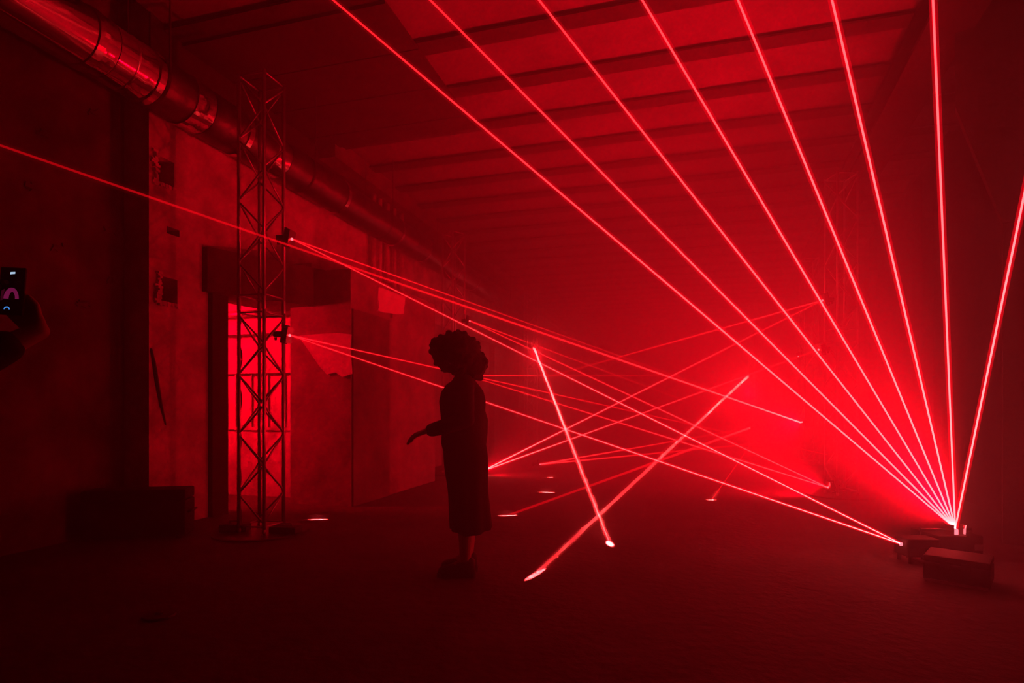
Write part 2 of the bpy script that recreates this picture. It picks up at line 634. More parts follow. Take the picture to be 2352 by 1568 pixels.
for s in (1.8, 3.8, 5.8, 7.7, 10.4, 14, 18):
    bm = bmesh.new()
    for sg in (-1, 1):
        add_tube(bm, [hall(s, sg * (DR + .005), 0), hall(s, sg * (DR + .005), CEIL - DZ)], 0.008, 6)
    duct_tube(bm, s - 0.015, s + 0.015, DR + 0.006, DR + 0.006, 32)
    obj('hanger', bm, M['steel_dark'], duct)

# vertical pipes on the wall below and behind the duct
for i, x in enumerate((858, 873, 889, 906, 922)):
    s, _ = on_wall(x, 600, -4.66)
    bm = bmesh.new()
    add_tube(bm, [hall(s, -4.66, 2.80), hall(s, -4.66, CEIL - 0.22)], 0.034 if i % 2 else 0.045, 10)
    o = obj('wall_pipe', bm, M['plaster'], smooth=True)
    tag(o, ('first', 'second', 'third', 'fourth', 'fifth')[i] + ' from the left of the five upright wall pipes below the duct', 'pipe', 'upright wall pipes below the duct')


# ------------------------------------------------------------------ trusses
TH, TB = 4.2, 0.135                                   # height, half width between chord centres
CR, BR = 0.0165, 0.0085


def make_truss():
    root = empty('lighting_truss', (0, 0, 0))
    bm = bmesh.new()
    add_lathe(bm, [(0.40, 0), (0.42, 0.004), (0.42, 0.014), (0.405, 0.02), (0.02, 0.02)], 40)
    obj('base_plate', bm, M['black_metal'], root)
    ch = None
    mods = ((0.06, 2.04), (2.16, TH))
    for z0, z1 in mods:
        for sx in (-1, 1):
            for sy in (-1, 1):
                bm = bmesh.new()
                add_tube(bm, [(sx * TB, sy * TB, z0), (sx * TB, sy * TB, z1)], CR, 12)
                obj('chord', bm, M['alu'], root, smooth=True)
    for sx in (-1, 1):
        for sy in (-1, 1):
            for zz in ((0.018, 0.062), (2.038, 2.162)):
                bm = bmesh.new()
                c = (sx * TB, sy * TB)
                add_lathe(bm, [(CR * 0.8, zz[0]), (CR * 1.12, zz[0] + .012), (CR * 1.12, zz[1] - .012), (CR * 0.8, zz[1])], 12, c)
                obj('coupler', bm, M['alu'], root, smooth=True)
    corners = [(-TB, -TB), (TB, -TB), (TB, TB), (-TB, TB)]
    strut = None
    half = 0.265
    for fi in range(4):
        a, b = Vector((*corners[fi], 0)), Vector((*corners[(fi + 1) % 4], 0))
        for z0, z1 in mods:
            for zz in (z0 + 0.02, z1 - 0.02):
                bm = bmesh.new()
                add_tube(bm, [a + Vector((0, 0, zz)), b + Vector((0, 0, zz))], BR, 8)
                obj('strut', bm, M['alu'], root, smooth=True)
            n = int(round((z1 - z0 - 0.1) / half))
            h = (z1 - z0 - 0.08) / n
            for k in range(n):
                p, q = (a, b) if (k + fi) % 2 == 0 else (b, a)
                za = z0 + 0.04 + h * k
                bm = bmesh.new()
                add_tube(bm, [p + Vector((0, 0, za + .008)), q + Vector((0, 0, za + h - .008))], BR, 8)
                obj('diagonal_brace', bm, M['alu'], root, smooth=True)
    return root


def at_px(x, depth, z=0.0):
    return Vector(((x - CX) / F * depth, depth, z))


TR = [  # column, depth, turn, label
    (601, 5.34, PI / 4 + 0.43 + 0.08, 'tall square aluminium truss tower standing left in front of the lit doorway'),
    (1932, 7.55, 0.05, 'hazy truss tower on the right behind the fan beams, nearest of the right hand row'),
    (1858, 11.8, -0.1, 'hazy truss tower on the right, second of the right hand row'),
    (1042, 10.05, PI / 4, 'far truss tower along the left wall behind the head of the person'),
    (1219, 15.2, 0.3, 'faint truss tower deep in the haze right of the person'),
    (1736, 17.0, 0.2, 'farthest truss tower of the right hand row, almost lost in the red haze'),
]
t_first = make_truss()
trusses = []
for i, (x, d, rz, lab) in enumerate(TR):
    o = t_first if i == 0 else copy_tree(t_first)
    o.location = at_px(x, d)
    o.rotation_euler = (0, 0, rz)
    tag(o, lab, 'truss', 'truss towers along both sides of the hall')
    trusses.append(o)

# ballast on the near truss's base
tb = at_px(601, 5.34)
for i, (dx, dy, w, d, h, rz, lab) in enumerate(((-0.235, -0.02, 0.24, 0.15, 0.07, 0.1, 'black ballast block on the left of the near truss base plate'),
                                   (0.265, -0.10, 0.26, 0.14, 0.06, -0.15, 'black ballast block on the right of the near truss base plate'))):
    r = empty('ballast_block', tb + Vector((dx, dy, 0.02)), rz)
    tag(r, lab, 'weight', 'ballast on the near truss base')
    obj('block', mesh_box(-w / 2, w / 2, -d / 2, d / 2, 0, h, bevel=0.012), M['black'], r)
    bm = bmesh.new()
    add_tube(bm, [(-0.05, 0, h - .004), (-0.05, 0, h + .022), (0.05, 0, h + .022), (0.05, 0, h - .004)], 0.007, 8)
    obj('handle', bm, M['black_metal'], r, smooth=True)
bm = bmesh.new()                                                 # loose cable that rises along the left chord
cpts = []
for k in range(26):
    u = k / 25
    cpts.append(tb + Vector((-0.185 + 0.012 * math.sin(k * 1.3), -0.03 - 0.012 * math.cos(k * 1.1), 0.03 + 1.95 * u)))
add_tube(bm, cpts, 0.006, 6)
tag(obj('power_cable', bm, M['rubber'], smooth=True), 'thin black cable running up the left chord of the near truss tower', 'cable')


# ------------------------------------------------------------------ laser fixtures clamped on trusses
def make_fixture():
    root = empty('laser_fixture', (0, 0, 0))          # origin on the chord; +x points away from the truss
    bm = bmesh.new()
    add_box(bm, -0.045, 0.03, -0.03, 0.03, -0.025, 0.025, None, 0.008)
    add_tube(bm, [(-0.035, 0, -0.03), (-0.035, 0, -0.055)], 0.012, 8)
    obj('clamp', bm, M['black'], root)
    bm = bmesh.new()
    add_tube(bm, [(0.02, 0, 0), (0.062, 0, 0.004)], 0.009, 8)
    obj('arm', bm, M['black_metal'], root, smooth=True)
    rot = Matrix.Rotation(math.radians(10), 4, 'Y')
    obj('back_plate', mesh_box(-0.006, 0.006, -0.06, 0.06, -0.085, 0.085, mtx=Matrix.Translation((0.055, 0, 0)) @ rot, bevel=0.002), M['black'], root)
    obj('front_plate', mesh_box(-0.003, 0.003, -0.055, 0.055, -0.075, 0.075, mtx=Matrix.Translation((0.098, 0, -0.01)) @ rot), M['mirror'], root)
    for y in (-0.045, 0.045):
        for z in (-0.06, 0.06):
            bm = bmesh.new()
            add_tube(bm, [(0.05, y, z), (0.1, y, z - 0.01)], 0.004, 6)
            obj('spacer', bm, M['alu'], root)
    bm = bmesh.new()
    add_tube(bm, [(0.098, 0, -0.012), (0.108, 0, -0.012)], 0.012, 10)
    obj('lens', bm, M['lens'], root)
    return root


fx0 = make_fixture()
FX = [  # lens pixel x, y, depth, heading (0 = right, PI = left), label
    (672, 549, 5.30, -0.15, 'upper laser fixture clamped to the right chord of the near truss'),
    (667, 770, 5.30, -0.10, 'lower laser fixture clamped to the right chord of the near truss, before the doorway'),
    (1080, 737, 9.95, -0.3, 'laser fixture high on the far left truss beside the hair of the person'),
    (1074, 862, 9.95, -0.3, 'laser fixture halfway up the far left truss, hidden by the shoulder of the person'),
    (1107, 1082, 9.95, -0.2, 'laser fixture at floor level behind the skirt of the person'),
    (1241, 1066, 11.4, -0.2, 'small laser fixture on the floor in the haze right of the person'),
    (1227, 800, 15.0, -0.6, 'bright laser fixture on top of the steep beam right of the person'),
    (1888, 690, 7.5, PI + 0.1, 'upper laser fixture on the nearest right hand truss'),
    (1879, 803, 7.5, PI + 0.1, 'middle laser fixture on the nearest right hand truss'),
    (1901, 1119, 7.5, PI + 0.1, 'lowest laser fixture on the nearest right hand truss'),
    (1839, 970, 11.7, PI + 0.1, 'bright laser fixture on the second right hand truss'),
    (1833, 818, 11.7, PI + 0.1, 'small glinting laser fixture high on the second right hand truss'),
    (1717, 865, 16.9, PI + 0.1, 'upper bright laser fixture on the farthest right hand truss'),
    (1721, 983, 16.9, PI + 0.1, 'lower laser fixture on the farthest right hand truss'),
]
LENS = []
for i, (x, y, d, rz, lab) in enumerate(FX):
    o = fx0 if i == 0 else copy_tree(fx0)
    p = pix(x, y, d)
    off = Matrix.Rotation(rz, 3, 'Z') @ Vector((0.108, 0, -0.012))
    o.location = p - off
    o.rotation_euler = (0, 0, rz)
    tag(o, lab, 'laser fixture', 'laser fixtures on the trusses')
    LENS.append(p)
(A_, D_, H_, G_, I_, O_, L_, J_, K_, E_, C_, V_, M_, N_) = LENS

# ------------------------------------------------------------------ floor projectors on the right
pr = empty('fan_laser_projector', Vector((FAN.x, FAN.y, 0)))
tag(pr, 'black floor laser projector on the right that throws the fan of eight beams', 'projector')
obj('housing', mesh_box(-0.17, 0.17, -0.06, 0.26, 0.03, FAN.z - 0.045, bevel=0.012), M['black'], pr)
for sx in (-1, 1):
    for sy in (0, 0.2):
        bm = bmesh.new()
        add_lathe(bm, [(0.02, 0), (0.022, 0.005), (0.018, 0.032)], 12, (sx * 0.13, sy))
        obj('foot', bm, M['rubber'], pr)
    bm = bmesh.new()
    add_box(bm, sx * 0.05 - 0.006, sx * 0.05 + 0.006, -0.05, 0.03, FAN.z - 0.05, FAN.z + 0.035, None, 0.003)
    obj('window_cheek', bm, M['mirror'], pr)
bm = bmesh.new()
add_lathe(bm, [(0.02, FAN.z - 0.05), (0.02, FAN.z - 0.01), (0.012, FAN.z)], 14)
obj('lens', bm, M['lens'], pr)
obj('sticker', mesh_box(0.10, 0.165, -0.064, -0.06, 0.07, 0.115), M['label'], pr)
bm = bmesh.new()
add_tube(bm, [(-0.185, 0.1, 0.06), (-0.20, 0.1, 0.2), (0.20, 0.1, 0.2), (0.185, 0.1, 0.06)], 0.012, 8)
obj('bracket', bm, M['black_metal'], pr)

Bp = pix(2071, 1249, 4.32)
pb = empty('floor_laser_projector', Vector((Bp.x, Bp.y, 0)))
tag(pb, 'small floor laser projector left of the fan projector, sending two beams leftward', 'projector')
obj('housing', mesh_box(0.0, 0.24, -0.07, 0.09, 0.05, Bp.z + 0.05, bevel=0.012), M['black'], pb)
bm = bmesh.new()
add_tube(bm, [(-0.012, 0, Bp.z), (0.004, 0, Bp.z)], 0.013, 12)
obj('lens', bm, M['lens'], pb)
bm = bmesh.new()
add_tube(bm, [(0.12, -0.085, Bp.z - .01), (0.12, -0.09, 0.01), (0.12, 0.11, 0.01), (0.12, 0.105, Bp.z - .01)], 0.01, 8)
obj('bracket', bm, M['black_metal'], pb)
for sx in (0.03, 0.21):
    for sy in (-0.05, 0.07):
        bm = bmesh.new()
        add_lathe(bm, [(0.014, 0), (0.014, 0.055)], 10, (sx, sy))
        obj('foot', bm, M['rubber'], pb)

bl = pix(2120, 1333, 3.86)
br = pix(2275, 1359, 3.62)
r = empty('equipment_case', Vector((bl.x, bl.y, 0)), math.atan2(br.y - bl.y, br.x - bl.x))
tag(r, 'low black equipment case with a metal edge in front of the fan projector', 'case')
ln = (Vector((br.x, br.y)) - Vector((bl.x, bl.y))).length
obj('body', mesh_box(0.0, ln, 0.0, 0.30, 0.012, 0.125, bevel=0.01), M['black'], r)
obj('lid', mesh_box(0.0, ln, 0.0, 0.30, 0.130, 0.175, bevel=0.012), M['black'], r)
obj('metal_edge', mesh_box(0.01, ln - 0.01, -0.004, 0.006, 0.0, 0.02, bevel=0.002), M['alu'], r)
for x in (0.12, ln - 0.12):
    obj('latch', mesh_box(x - 0.025, x + 0.025, -0.010, 0.001, 0.10, 0.15, bevel=0.003), M['black_metal'], r)


# ------------------------------------------------------------------ laser beams
def heat(p):                                          # film-like colour of a beam of strength p
    return (p, 0.0095 * p * p, 0.006 * p + 0.0085 * p * p, 1.0)


def beam(label, a, b, wa, wb, pa, pb, group, n=14, sheath=True):
    a, b = Vector(a), Vector(b)
    me_v, me_f, cols = [], [], []
    u, w = frame_of(b - a)
    S = 10

    fmat = []

    def tube(k_r, k_p, slot):
        base = len(me_v)
        for i in range(n + 1):
            f = (i / n) ** 1.6
            c = a.lerp(b, f)
            rad = (wa + (wb - wa) * f) / 2 * k_r
            p = pa * (pb / pa) ** f * k_p
            for k in range(S):
                an = 2 * PI * k / S
                me_v.append(c + (u * math.cos(an) + w * math.sin(an)) * rad)
                cols.append(heat(p) if slot == 0 else (p, 0, 0.008 * p, 1.0))
        for i in range(n):
            for k in range(S):
                me_f.append((base + i * S + k, base + i * S + (k + 1) % S, base + (i + 1) * S + (k + 1) % S, base + (i + 1) * S + k))
                fmat.append(slot)
    tube(0.56, 0.6, 0)
    tube(0.86, min(0.12, 0.9 / pa), 1)
    if sheath:
        tube(2.0, 0.035, 1)
    me = bpy.data.meshes.new('laser_ray')
    me.from_pydata(me_v, [], me_f)
    at = me.color_attributes.new('beam', 'FLOAT_COLOR', 'POINT')
    for i, c in enumerate(cols):
        at.data[i].color = c
    me.materials.append(M['beam'])
    me.materials.append(M['beam_fringe'])
    for p, sl in zip(me.polygons, fmat):
        p.use_smooth = True
        p.material_index = sl
    o = bpy.data.objects.new('laser_ray', me)
    COL.objects.link(o)
    tag(o, label, 'laser beam', group)
    return o


# the fan: all eight lie in one plane through the projector, leaning a little towards us
pu = Vector((CA, -SA, 0))
pw = (Vector((0, 0, 1)) - 0.22 * Vector((SA, CA, 0))).normalized()
pn = pu.cross(pw)


def fan_end(px, py):
    d = pix(px, py, 1.0) - Vector((0, 0, CAMH))
    o = Vector((0, 0, CAMH))
    k = (FAN - o).dot(pn) / d.dot(pn)
    q = o + d * k
    v = q - FAN
    return FAN + v * ((CEIL - 0.06 - FAN.z) / v.z)


FANPX = [(765, 0), (988, 0), (1238, 0), (1475, 0), (1695, 0), (1911, 0), (2143, 0), (2352, 450)]
NTH = ['leftmost and flattest', 'second from the left', 'third from the left', 'fourth from the left', 'fifth from the left', 'sixth from the left',
       'nearly upright seventh', 'rightmost, right-leaning']
for i, (x, y) in enumerate(FANPX):
    beam(NTH[i] + ' red laser beam of the fan rising from the floor projector', FAN, fan_end(x, y), 0.019, 0.026, 12, (1.8, 2.0, 2.6, 3.6, 4.6, 5.6, 5.4, 7.5)[i],
         'eight beams of the fan')

GB = 'thin beams crossing the hall'
beam('upper of two beams from the small floor projector, ending high on the near truss', Bp, A_, 0.013, 0.016, 14, 1.7, GB)
beam('lower of two beams from the small floor projector, passing behind the person', Bp, D_, 0.013, 0.016, 14, 1.7, GB)
beam('long beam from the second right hand truss across the whole picture to its left edge', C_, pix(-140, 285, 3.2), 0.05, 0.022, 15, 0.32, GB)
beam('faint uppermost beam leaving the upper fixture of the near truss to the right', A_, pix(1840, 966, 11.6), 0.016, 0.03, 1.5, 0.08, GB)
beam('beam from the doorway fixture that reappears right of the chest of the person', D_, pix(1900, 1044, 7.6), 0.016, 0.016, 2.2, 0.3, GB)
beam('brighter upward beam from behind the skirt of the person to the upper right fixture', I_, J_, 0.035, 0.024, 14, 0.9, GB)
beam('lower of two beams from behind the skirt of the person, to the middle right fixture', I_, K_, 0.033, 0.020, 13, 0.9, GB)
beam('faint beam from the upper right fixture leftward into the haze', J_, pix(1270, 862, 14.0), 0.022, 0.05, 1.8, 0.5, GB)
beam('steep beam from the lowest right fixture up to the fixture beside the hair', E_, H_, 0.024, 0.03, 5, 1.2, GB)
beam('shallow beam from the lowest right fixture to the far left truss', E_, G_, 0.024, 0.03, 5, 1.0, GB)
beam('faint second beam from the fixture beside the hair, fading in the haze', H_, pix(1560, 915, 11.0), 0.03, 0.03, 1.8, 0.25, GB)
beam('level faint beam at chest height right of the person', G_, pix(1560, 862, 12.0), 0.03, 0.03, 1.8, 0.25, GB)
beam('upper of two faint beams from the small low fixture right of the person', O_, N_, 0.042, 0.05, 4, 0.5, GB)
beam('lower of two faint beams from the small low fixture right of the person', O_, pix(1835, 1009, 11.8), 0.042, 0.035, 3.5, 0.4, GB)
GS = 'beams that strike the floor'
SP_L, SP_M, SP_N, SP_P = pix(1400, 1247, 4.915), pix(1232, 1317, 4.015), pix(1168, 1183, 6.18), pix(1635, 1147, 7.23)
for p in (SP_L, SP_M, SP_N, SP_P):
    p.z = 0.001
beam('bright steep beam right of the person, striking a spot on the floor', L_, SP_L, 0.085, 0.017, 18, 6, GS)
beam('broad beam from the farthest right truss down to the nearest floor streak', M_, SP_M, 0.12, 0.030, 14, 0.9, GS)
beam('broad dim beam from the lower far right fixture down to the streak beside the skirt', N_, SP_N, 0.10, 0.040, 5, 0.4, GS)
beam('hairline faint beam from the middle right fixture down to a far floor dot', K_, SP_P, 0.012, 0.016, 0.5, 0.9, GS)

# floor spots: lamps added at two heads, the rest hovering above the floor
SPOTCOL = (1.0, 0.035, 0.04)
def floor_spot_fill(a, b, length, width, power, along=(1, 0, 0), spread=0.02):
    d = bpy.data.lights.new('floor_spot_fill', 'AREA')
    d.shape = 'ELLIPSE'
    d.size, d.size_y = length, width
    d.spread = math.radians(spread)
    d.energy = power
    d.color = SPOTCOL
    o = bpy.data.objects.new('floor_spot_fill', d)
    z = (Vector(a) - Vector(b)).normalized()
    x = Vector(along)
    x = (x - z * x.dot(z)).normalized()
    m = Matrix((x, z.cross(x), z)).transposed().to_4x4()
    m.translation = Vector(a) - z * 0.06                # a little way towards the target
    o.matrix_world = m
    COL.objects.link(o)


floor_spot_fill(L_, SP_L, 0.06, 0.05, 6)
floor_spot_fill(M_, SP_M, 0.045, 0.045, 6)
floor_spot_fill(SP_P + (K_ - SP_P).normalized() * 0.2, SP_P, 0.05, 0.04, 4, (1, 0, 0), 30.0)
for p, ln, pw, al in ((SP_N, 0.20, 9, (1, 0.25, 0)), (pix(731, 1192, 5.97), 0.17, 7, (1, 0.05, 0)), (pix(1256, 1130, 7.87), 0.20, 8, (1, -0.2, 0)),
                      (pix(1264, 1096, 9.53), 0.08, 3, (1, 0, 0))):
    floor_spot_fill(p + Vector((0.03, 0.0, 0.105)), p, ln, 0.02, pw, al, 55.0)  # added, unseen, with no fixture of their own

# ------------------------------------------------------------------ low black case by the left wall, disc on the floor
c0 = pix(300, 1238, 5.02)
r = empty('equipment_case', Vector((c0.x, c0.y + 0.13, 0)), 0.2)
tag(r, 'low black equipment case standing on the floor against the left wall', 'case')
obj('body', mesh_box(-0.42, 0.41, -0.125, 0.125, 0.02, 0.335, bevel=0.015), M['black'], r)
obj('lid', mesh_box(-0.42, 0.41, -0.125, 0.125, 0.341, 0.435, bevel=0.018), M['black'], r)
for sx in (-0.36, 0.35):
    for sy in (-0.10, 0.10):
        bm = bmesh.new()
        add_lathe(bm, [(0.025, 0), (0.025, 0.022)], 10, (sx, sy))
        obj('foot', bm, M['rubber'], r)
for x in (-0.22, 0.2):
    obj('latch', mesh_box(x - 0.03, x + 0.03, -0.137, -0.124, 0.30, 0.38, bevel=0.004), M['black_metal'], r)
bm = bmesh.new()
add_tube(bm, [(0.415, -0.07, 0.22), (0.44, -0.07, 0.235), (0.44, 0.07, 0.235), (0.415, 0.07, 0.22)], 0.01, 8)
obj('handle', bm, M['black_metal'], r, smooth=True)

d0 = pix(365, 1416, 3.19)
r = empty('floor_box_cover', Vector((d0.x, d0.y, 0)))
tag(r, 'flat dark round cover lying on the near floor at the lower left', 'cover')
bm = bmesh.new()
add_lathe(bm, [(0.078, 0), (0.085, 0.004), (0.08, 0.014), (0.02, 0.017)], 28)
obj('disc', bm, M['rubber'], r)
bm = bmesh.new()
add_lathe(bm, [(0.02, 0.016), (0.022, 0.022), (0.012, 0.026)], 16)
obj('knob', bm, M['rubber'], r)


# ------------------------------------------------------------------ people
def skin_mesh(joints, edges, radii, root=None):
    """tapered round limbs between the joints, closed and overlapping; remesh() then grows them into one skin"""
    bm = bmesh.new()
    for a, b in edges:
        p, q, ra, rb = Vector(joints[a]), Vector(joints[b]), radii[a], radii[b]
        n = 14
        u, w = frame_of(q - p)
        d = (q - p).normalized()
        rings = []
        prof = [(p - d * ra * math.cos(t), ra * math.sin(t)) for t in (0.35, 0.75, 1.15, PI / 2)]
        prof += [(q + d * rb * math.cos(t), rb * math.sin(t)) for t in (PI / 2, 1.15, 0.75, 0.35)]
        for c, r in prof:
            rings.append([bm.verts.new(c + (u * math.cos(2 * PI * k / n) + w * math.sin(2 * PI * k / n)) * r) for k in range(n)])
        for x, y in zip(rings, rings[1:]):
            for k in range(n):
                bm.faces.new((x[k], x[(k + 1) % n], y[(k + 1) % n], y[k]))
        bm.faces.new(rings[0][::-1])
        bm.faces.new(rings[-1])
    bmesh.ops.recalc_face_normals(bm, faces=bm.faces)
    me = bpy.data.meshes.new('tmp')
    bm.to_mesh(me)
    bm.free()
    return me


def remesh(meshes, voxel, smooth_it=4):
    bm = bmesh.new()
    for me in meshes:
        bm.from_mesh(me)
    me = bpy.data.meshes.new('tmp')
    bm.to_mesh(me)
    bm.free()
    o = bpy.data.objects.new('tmp', me)
    COL.objects.link(o)
    r = o.modifiers.new('r', 'REMESH')
    r.mode = 'VOXEL'
    r.voxel_size = voxel
    r.use_smooth_shade = True
    if smooth_it:
        s = o.modifiers.new('s', 'SMOOTH')
        s.factor = 0.5
        s.iterations = smooth_it
    dg = bpy.context.evaluated_depsgraph_get()
    out = bpy.data.meshes.new_from_object(o.evaluated_get(dg))
    bpy.data.objects.remove(o)
    bm = bmesh.new()                                  # drop stray crumbs of the voxel surface, keep the one big skin
    bm.from_mesh(out)
    seen, comps = set(), []
    for v in bm.verts:
        if v in seen:
            continue
        seen.add(v)
        st, comp = [v], []
        while st:
            a = st.pop()
            comp.append(a)
            for e in a.link_edges:
                b = e.other_vert(a)
                if b not in seen:
                    seen.add(b)
                    st.append(b)
        comps.append(comp)
    comps.sort(key=len)
    bmesh.ops.delete(bm, geom=[v for c in comps[:-1] for v in c], context='VERTS')
    bm.to_mesh(out)
    bm.free()
    return out


def mesh_obj(name, me, m, parent):
    me.materials.clear()
    me.materials.append(m)
    for p in me.polygons:
        p.use_smooth = True
    o = bpy.data.objects.new(name, me)
    COL.objects.link(o)
    o.parent = parent
    return o


def blob(c, r, sx=1, sy=1, sz=1, mtx=None):
    bm = bmesh.new()
    bmesh.ops.create_icosphere(bm, subdivisions=3, radius=r)
    for v in bm.verts:
        v.co = Vector((v.co.x * sx, v.co.y * sy, v.co.z * sz))
    if mtx is not None:
        bmesh.ops.transform(bm, matrix=mtx, verts=bm.verts)
    bmesh.ops.translate(bm, vec=Vector(c), verts=bm.verts)
    me = bpy.data.meshes.new('blob')
    bm.to_mesh(me)
    bm.free()
    return me


def head_meshes(c, yaw=0.0, tilt=0.0):
    """head facing +x about its centre c: skull, jaw, nose, brow, lips, ears"""
    R = Matrix.Rotation(yaw, 4, 'Z') @ Matrix.Rotation(tilt, 4, 'Y')
    T = Matrix.Translation(c) @ R
    parts = [((0, 0, 0.025), 0.092, 1.05, 0.84, 1.02), ((0.025, 0, -0.045), 0.07, 0.95, 0.80, 0.95), ((0.052, 0, -0.085), 0.034, 1, 1.15, 0.8),
             ((0.098, 0, -0.012), 0.017, 1.1, 0.8, 1.5), ((0.108, 0, -0.027), 0.014, 1, 1.2, 0.8), ((0.082, 0, 0.03), 0.025, 0.8, 2.0, 0.5),
             ((0.088, 0, -0.058), 0.016, 0.8, 1.5, 0.5), ((0.086, 0, -0.068), 0.014, 0.8, 1.3, 0.6),
             ((-0.005, 0.078, -0.005), 0.03, 0.7, 0.35, 1.1), ((-0.005, -0.078, -0.005), 0.03, 0.7, 0.35, 1.1)]
    out = []
    for p, r, sx, sy, sz in parts:
        me = blob(p, r, sx, sy, sz)
        me.transform(T)
        out.append(me)
    eyes = []
    for s in (-1, 1):
        me = blob((0.083, s * 0.032, 0.008), 0.0125)
        me.transform(T)
        eyes.append(me)
    return out, eyes


def hand_graph(J, E, Rr, key, wrist, d, nrm, side, curl=0.5, k=1.0):
    """palm and five fingers added to a skin graph; d along the hand, nrm out of the palm side the fingers curl to, side = thumb side"""
    d, nrm, side = Vector(d).normalized(), Vector(nrm).normalized(), Vector(side).normalized()
    w = Vector(J[wrist])
    for i, (off, ln) in enumerate(((0.034, 0.070), (0.0115, 0.080), (-0.0115, 0.074), (-0.033, 0.057))):
        p0 = w + d * (0.092 - 0.008 * (i == 3)) * k + side * off * k
        a1 = curl * 0.6
        p1 = p0 + (d * math.cos(a1) + nrm * math.sin(a1) + side * off * 2.0) * ln * 0.45 * k
        a2 = curl * 1.5
        p2 = p1 + (d * math.cos(a2) + nrm * math.sin(a2)) * ln * 0.32 * k
        a3 = curl * 2.2
        p3 = p2 + (d * math.cos(a3) + nrm * math.sin(a3)) * ln * 0.25 * k
        m0 = w + d * 0.02 * k + side * off * 0.6 * k
        prev = wrist
        for j, q in enumerate((m0, p0, p1, p2, p3)):
            nm = '%sf%d%d' % (key, i, j)
            J[nm] = q
            Rr[nm] = (0.016, 0.0115, 0.0092, 0.0082, 0.007)[j] * k
            E.append((prev, nm))
            prev = nm
    t0 = w + d * 0.03 * k + side * 0.024 * k
    t1 = t0 + (d * 0.6 + side * 0.7 + nrm * 0.35).normalized() * 0.038 * k
    t2 = t1 + (d * 0.85 + side * 0.2 + nrm * 0.5).normalized() * 0.03 * k
    prev = wrist
    for j, q in enumerate((t0, t1, t2)):
        nm = '%st%d' % (key, j)
        J[nm] = q
        Rr[nm] = (0.012, 0.0105, 0.008)[j] * k
        E.append((prev, nm))
        prev = nm


def curly_hair(c, blobs, seed=3):
    rnd = random.Random(seed)
    ms = []
    for (p, r, sx, sy, sz) in blobs:
        ms.append(blob(Vector(c) + Vector(p), r, sx, sy, sz))
        for k in range(60):
            v = Vector((rnd.gauss(0, 1), rnd.gauss(0, 1), rnd.gauss(0, 1))).normalized()
            q = Vector(c) + Vector(p) + Vector((v.x * sx, v.y * sy, v.z * sz)) * r
            ms.append(blob(q, rnd.uniform(0.013, 0.026)))
    return ms


# ---- the walking person; local frame: +x = where they face, +y = their left
def walker():
    J, E, R = {}, [], {}

    def jt(n, p, r, par=None):
        J[n] = Vector(p)
        R[n] = r
        if par:
            E.append((par, n))
    jt('pelvis', (0.0, 0, 0.88), 0.112)
    jt('waist', (0.005, 0, 1.02), 0.105, 'pelvis')
    jt('chest', (0.01, 0, 1.20), 0.125, 'waist')
    jt('collar', (0.0, 0, 1.325), 0.085, 'chest')
    jt('neck', (0.015, 0, 1.395), 0.05, 'collar')
    jt('skull', (0.035, 0, 1.47), 0.055, 'neck')
    for s, n in ((1, 'l'), (-1, 'r')):
        jt(n + 'sh', (-0.005, s * 0.155, 1.305), 0.058, 'collar')
    # left arm (towards the viewer): elbow at the waist, forearm swung forward
    jt('lel', (-0.03, 0.225, 1.08), 0.042, 'lsh')
    jt('lfa', (0.10, 0.235, 1.035), 0.036, 'lel')
    jt('lwr', (0.215, 0.22, 1.01), 0.024, 'lfa')
    # right arm hangs back
    jt('rel', (-0.10, -0.225, 1.06), 0.042, 'rsh')
    jt('rfa', (-0.10, -0.235, 0.94), 0.036, 'rel')
    jt('rwr', (-0.08, -0.235, 0.84), 0.026, 'rfa')
    for s, n, fx, kx, kz, az in ((1, 'l', -0.015, 0.02, 0.47, 0.10), (-1, 'r', -0.02, 0.0, 0.47, 0.11)):
        jt(n + 'hip', (0, s * 0.072, 0.82), 0.082, 'pelvis')
        jt(n + 'kn', (kx, s * 0.085, kz), 0.056, n + 'hip')
        jt(n + 'calf', ((kx + fx) / 2 - 0.02, s * 0.08, 0.34), 0.054, n + 'kn')
        jt(n + 'an', (fx, s * 0.075, az), 0.038, n + 'calf')
        jt(n + 'ball', (fx + 0.10, s * 0.078, 0.045), 0.034, n + 'an')
        jt(n + 'toe', (fx + 0.16, s * 0.08, 0.04), 0.028, n + 'ball')
    hand_graph(J, E, R, 'L', 'lwr', (0.9, -0.1, -0.35), (0, -0.3, -1), (0.2, -0.9, 0.1), 0.45)
    hand_graph(J, E, R, 'Q', 'rwr', (0.15, 0.05, -1), (0, 1, 0.1), (1, 0, 0.1), 0.5)
    body = skin_mesh(J, E, R, 'pelvis')
    hm, eyes = head_meshes(Vector((0.045, 0, 1.52)), yaw=0.25)
    return remesh([body] + hm, 0.0045, 3), eyes, J, E, R


wp = at_px(1066, 4.02)
person = empty('person', wp, PI)
tag(person, 'person with bushy curly hair in dark jacket and long skirt, walking left', 'person')
bodyme, eyes, J, E, R = walker()
mesh_obj('body', bodyme, M['skin'], person)
eb = bmesh.new()
for e in eyes:
    eb.from_mesh(e)
obj('eyes', eb, M['label'], person, smooth=True)
hair = remesh(curly_hair((0.045, 0, 1.55), [((0.01, 0, -0.012), 0.152, 1.12, 1.05, 0.96), ((-0.10, 0.0, -0.10), 0.10, 1.0, 1.35, 1.05), ((0.085, 0.0, 0.03), 0.09, 1.1, 1.3, 0.85),
                                           ((-0.02, 0.10, -0.06), 0.08, 1.1, 1, 1.3), ((-0.02, -0.10, -0.06), 0.08, 1.1, 1, 1.3)]), 0.008, 1)
mesh_obj('hair', hair, M['hair'], person)
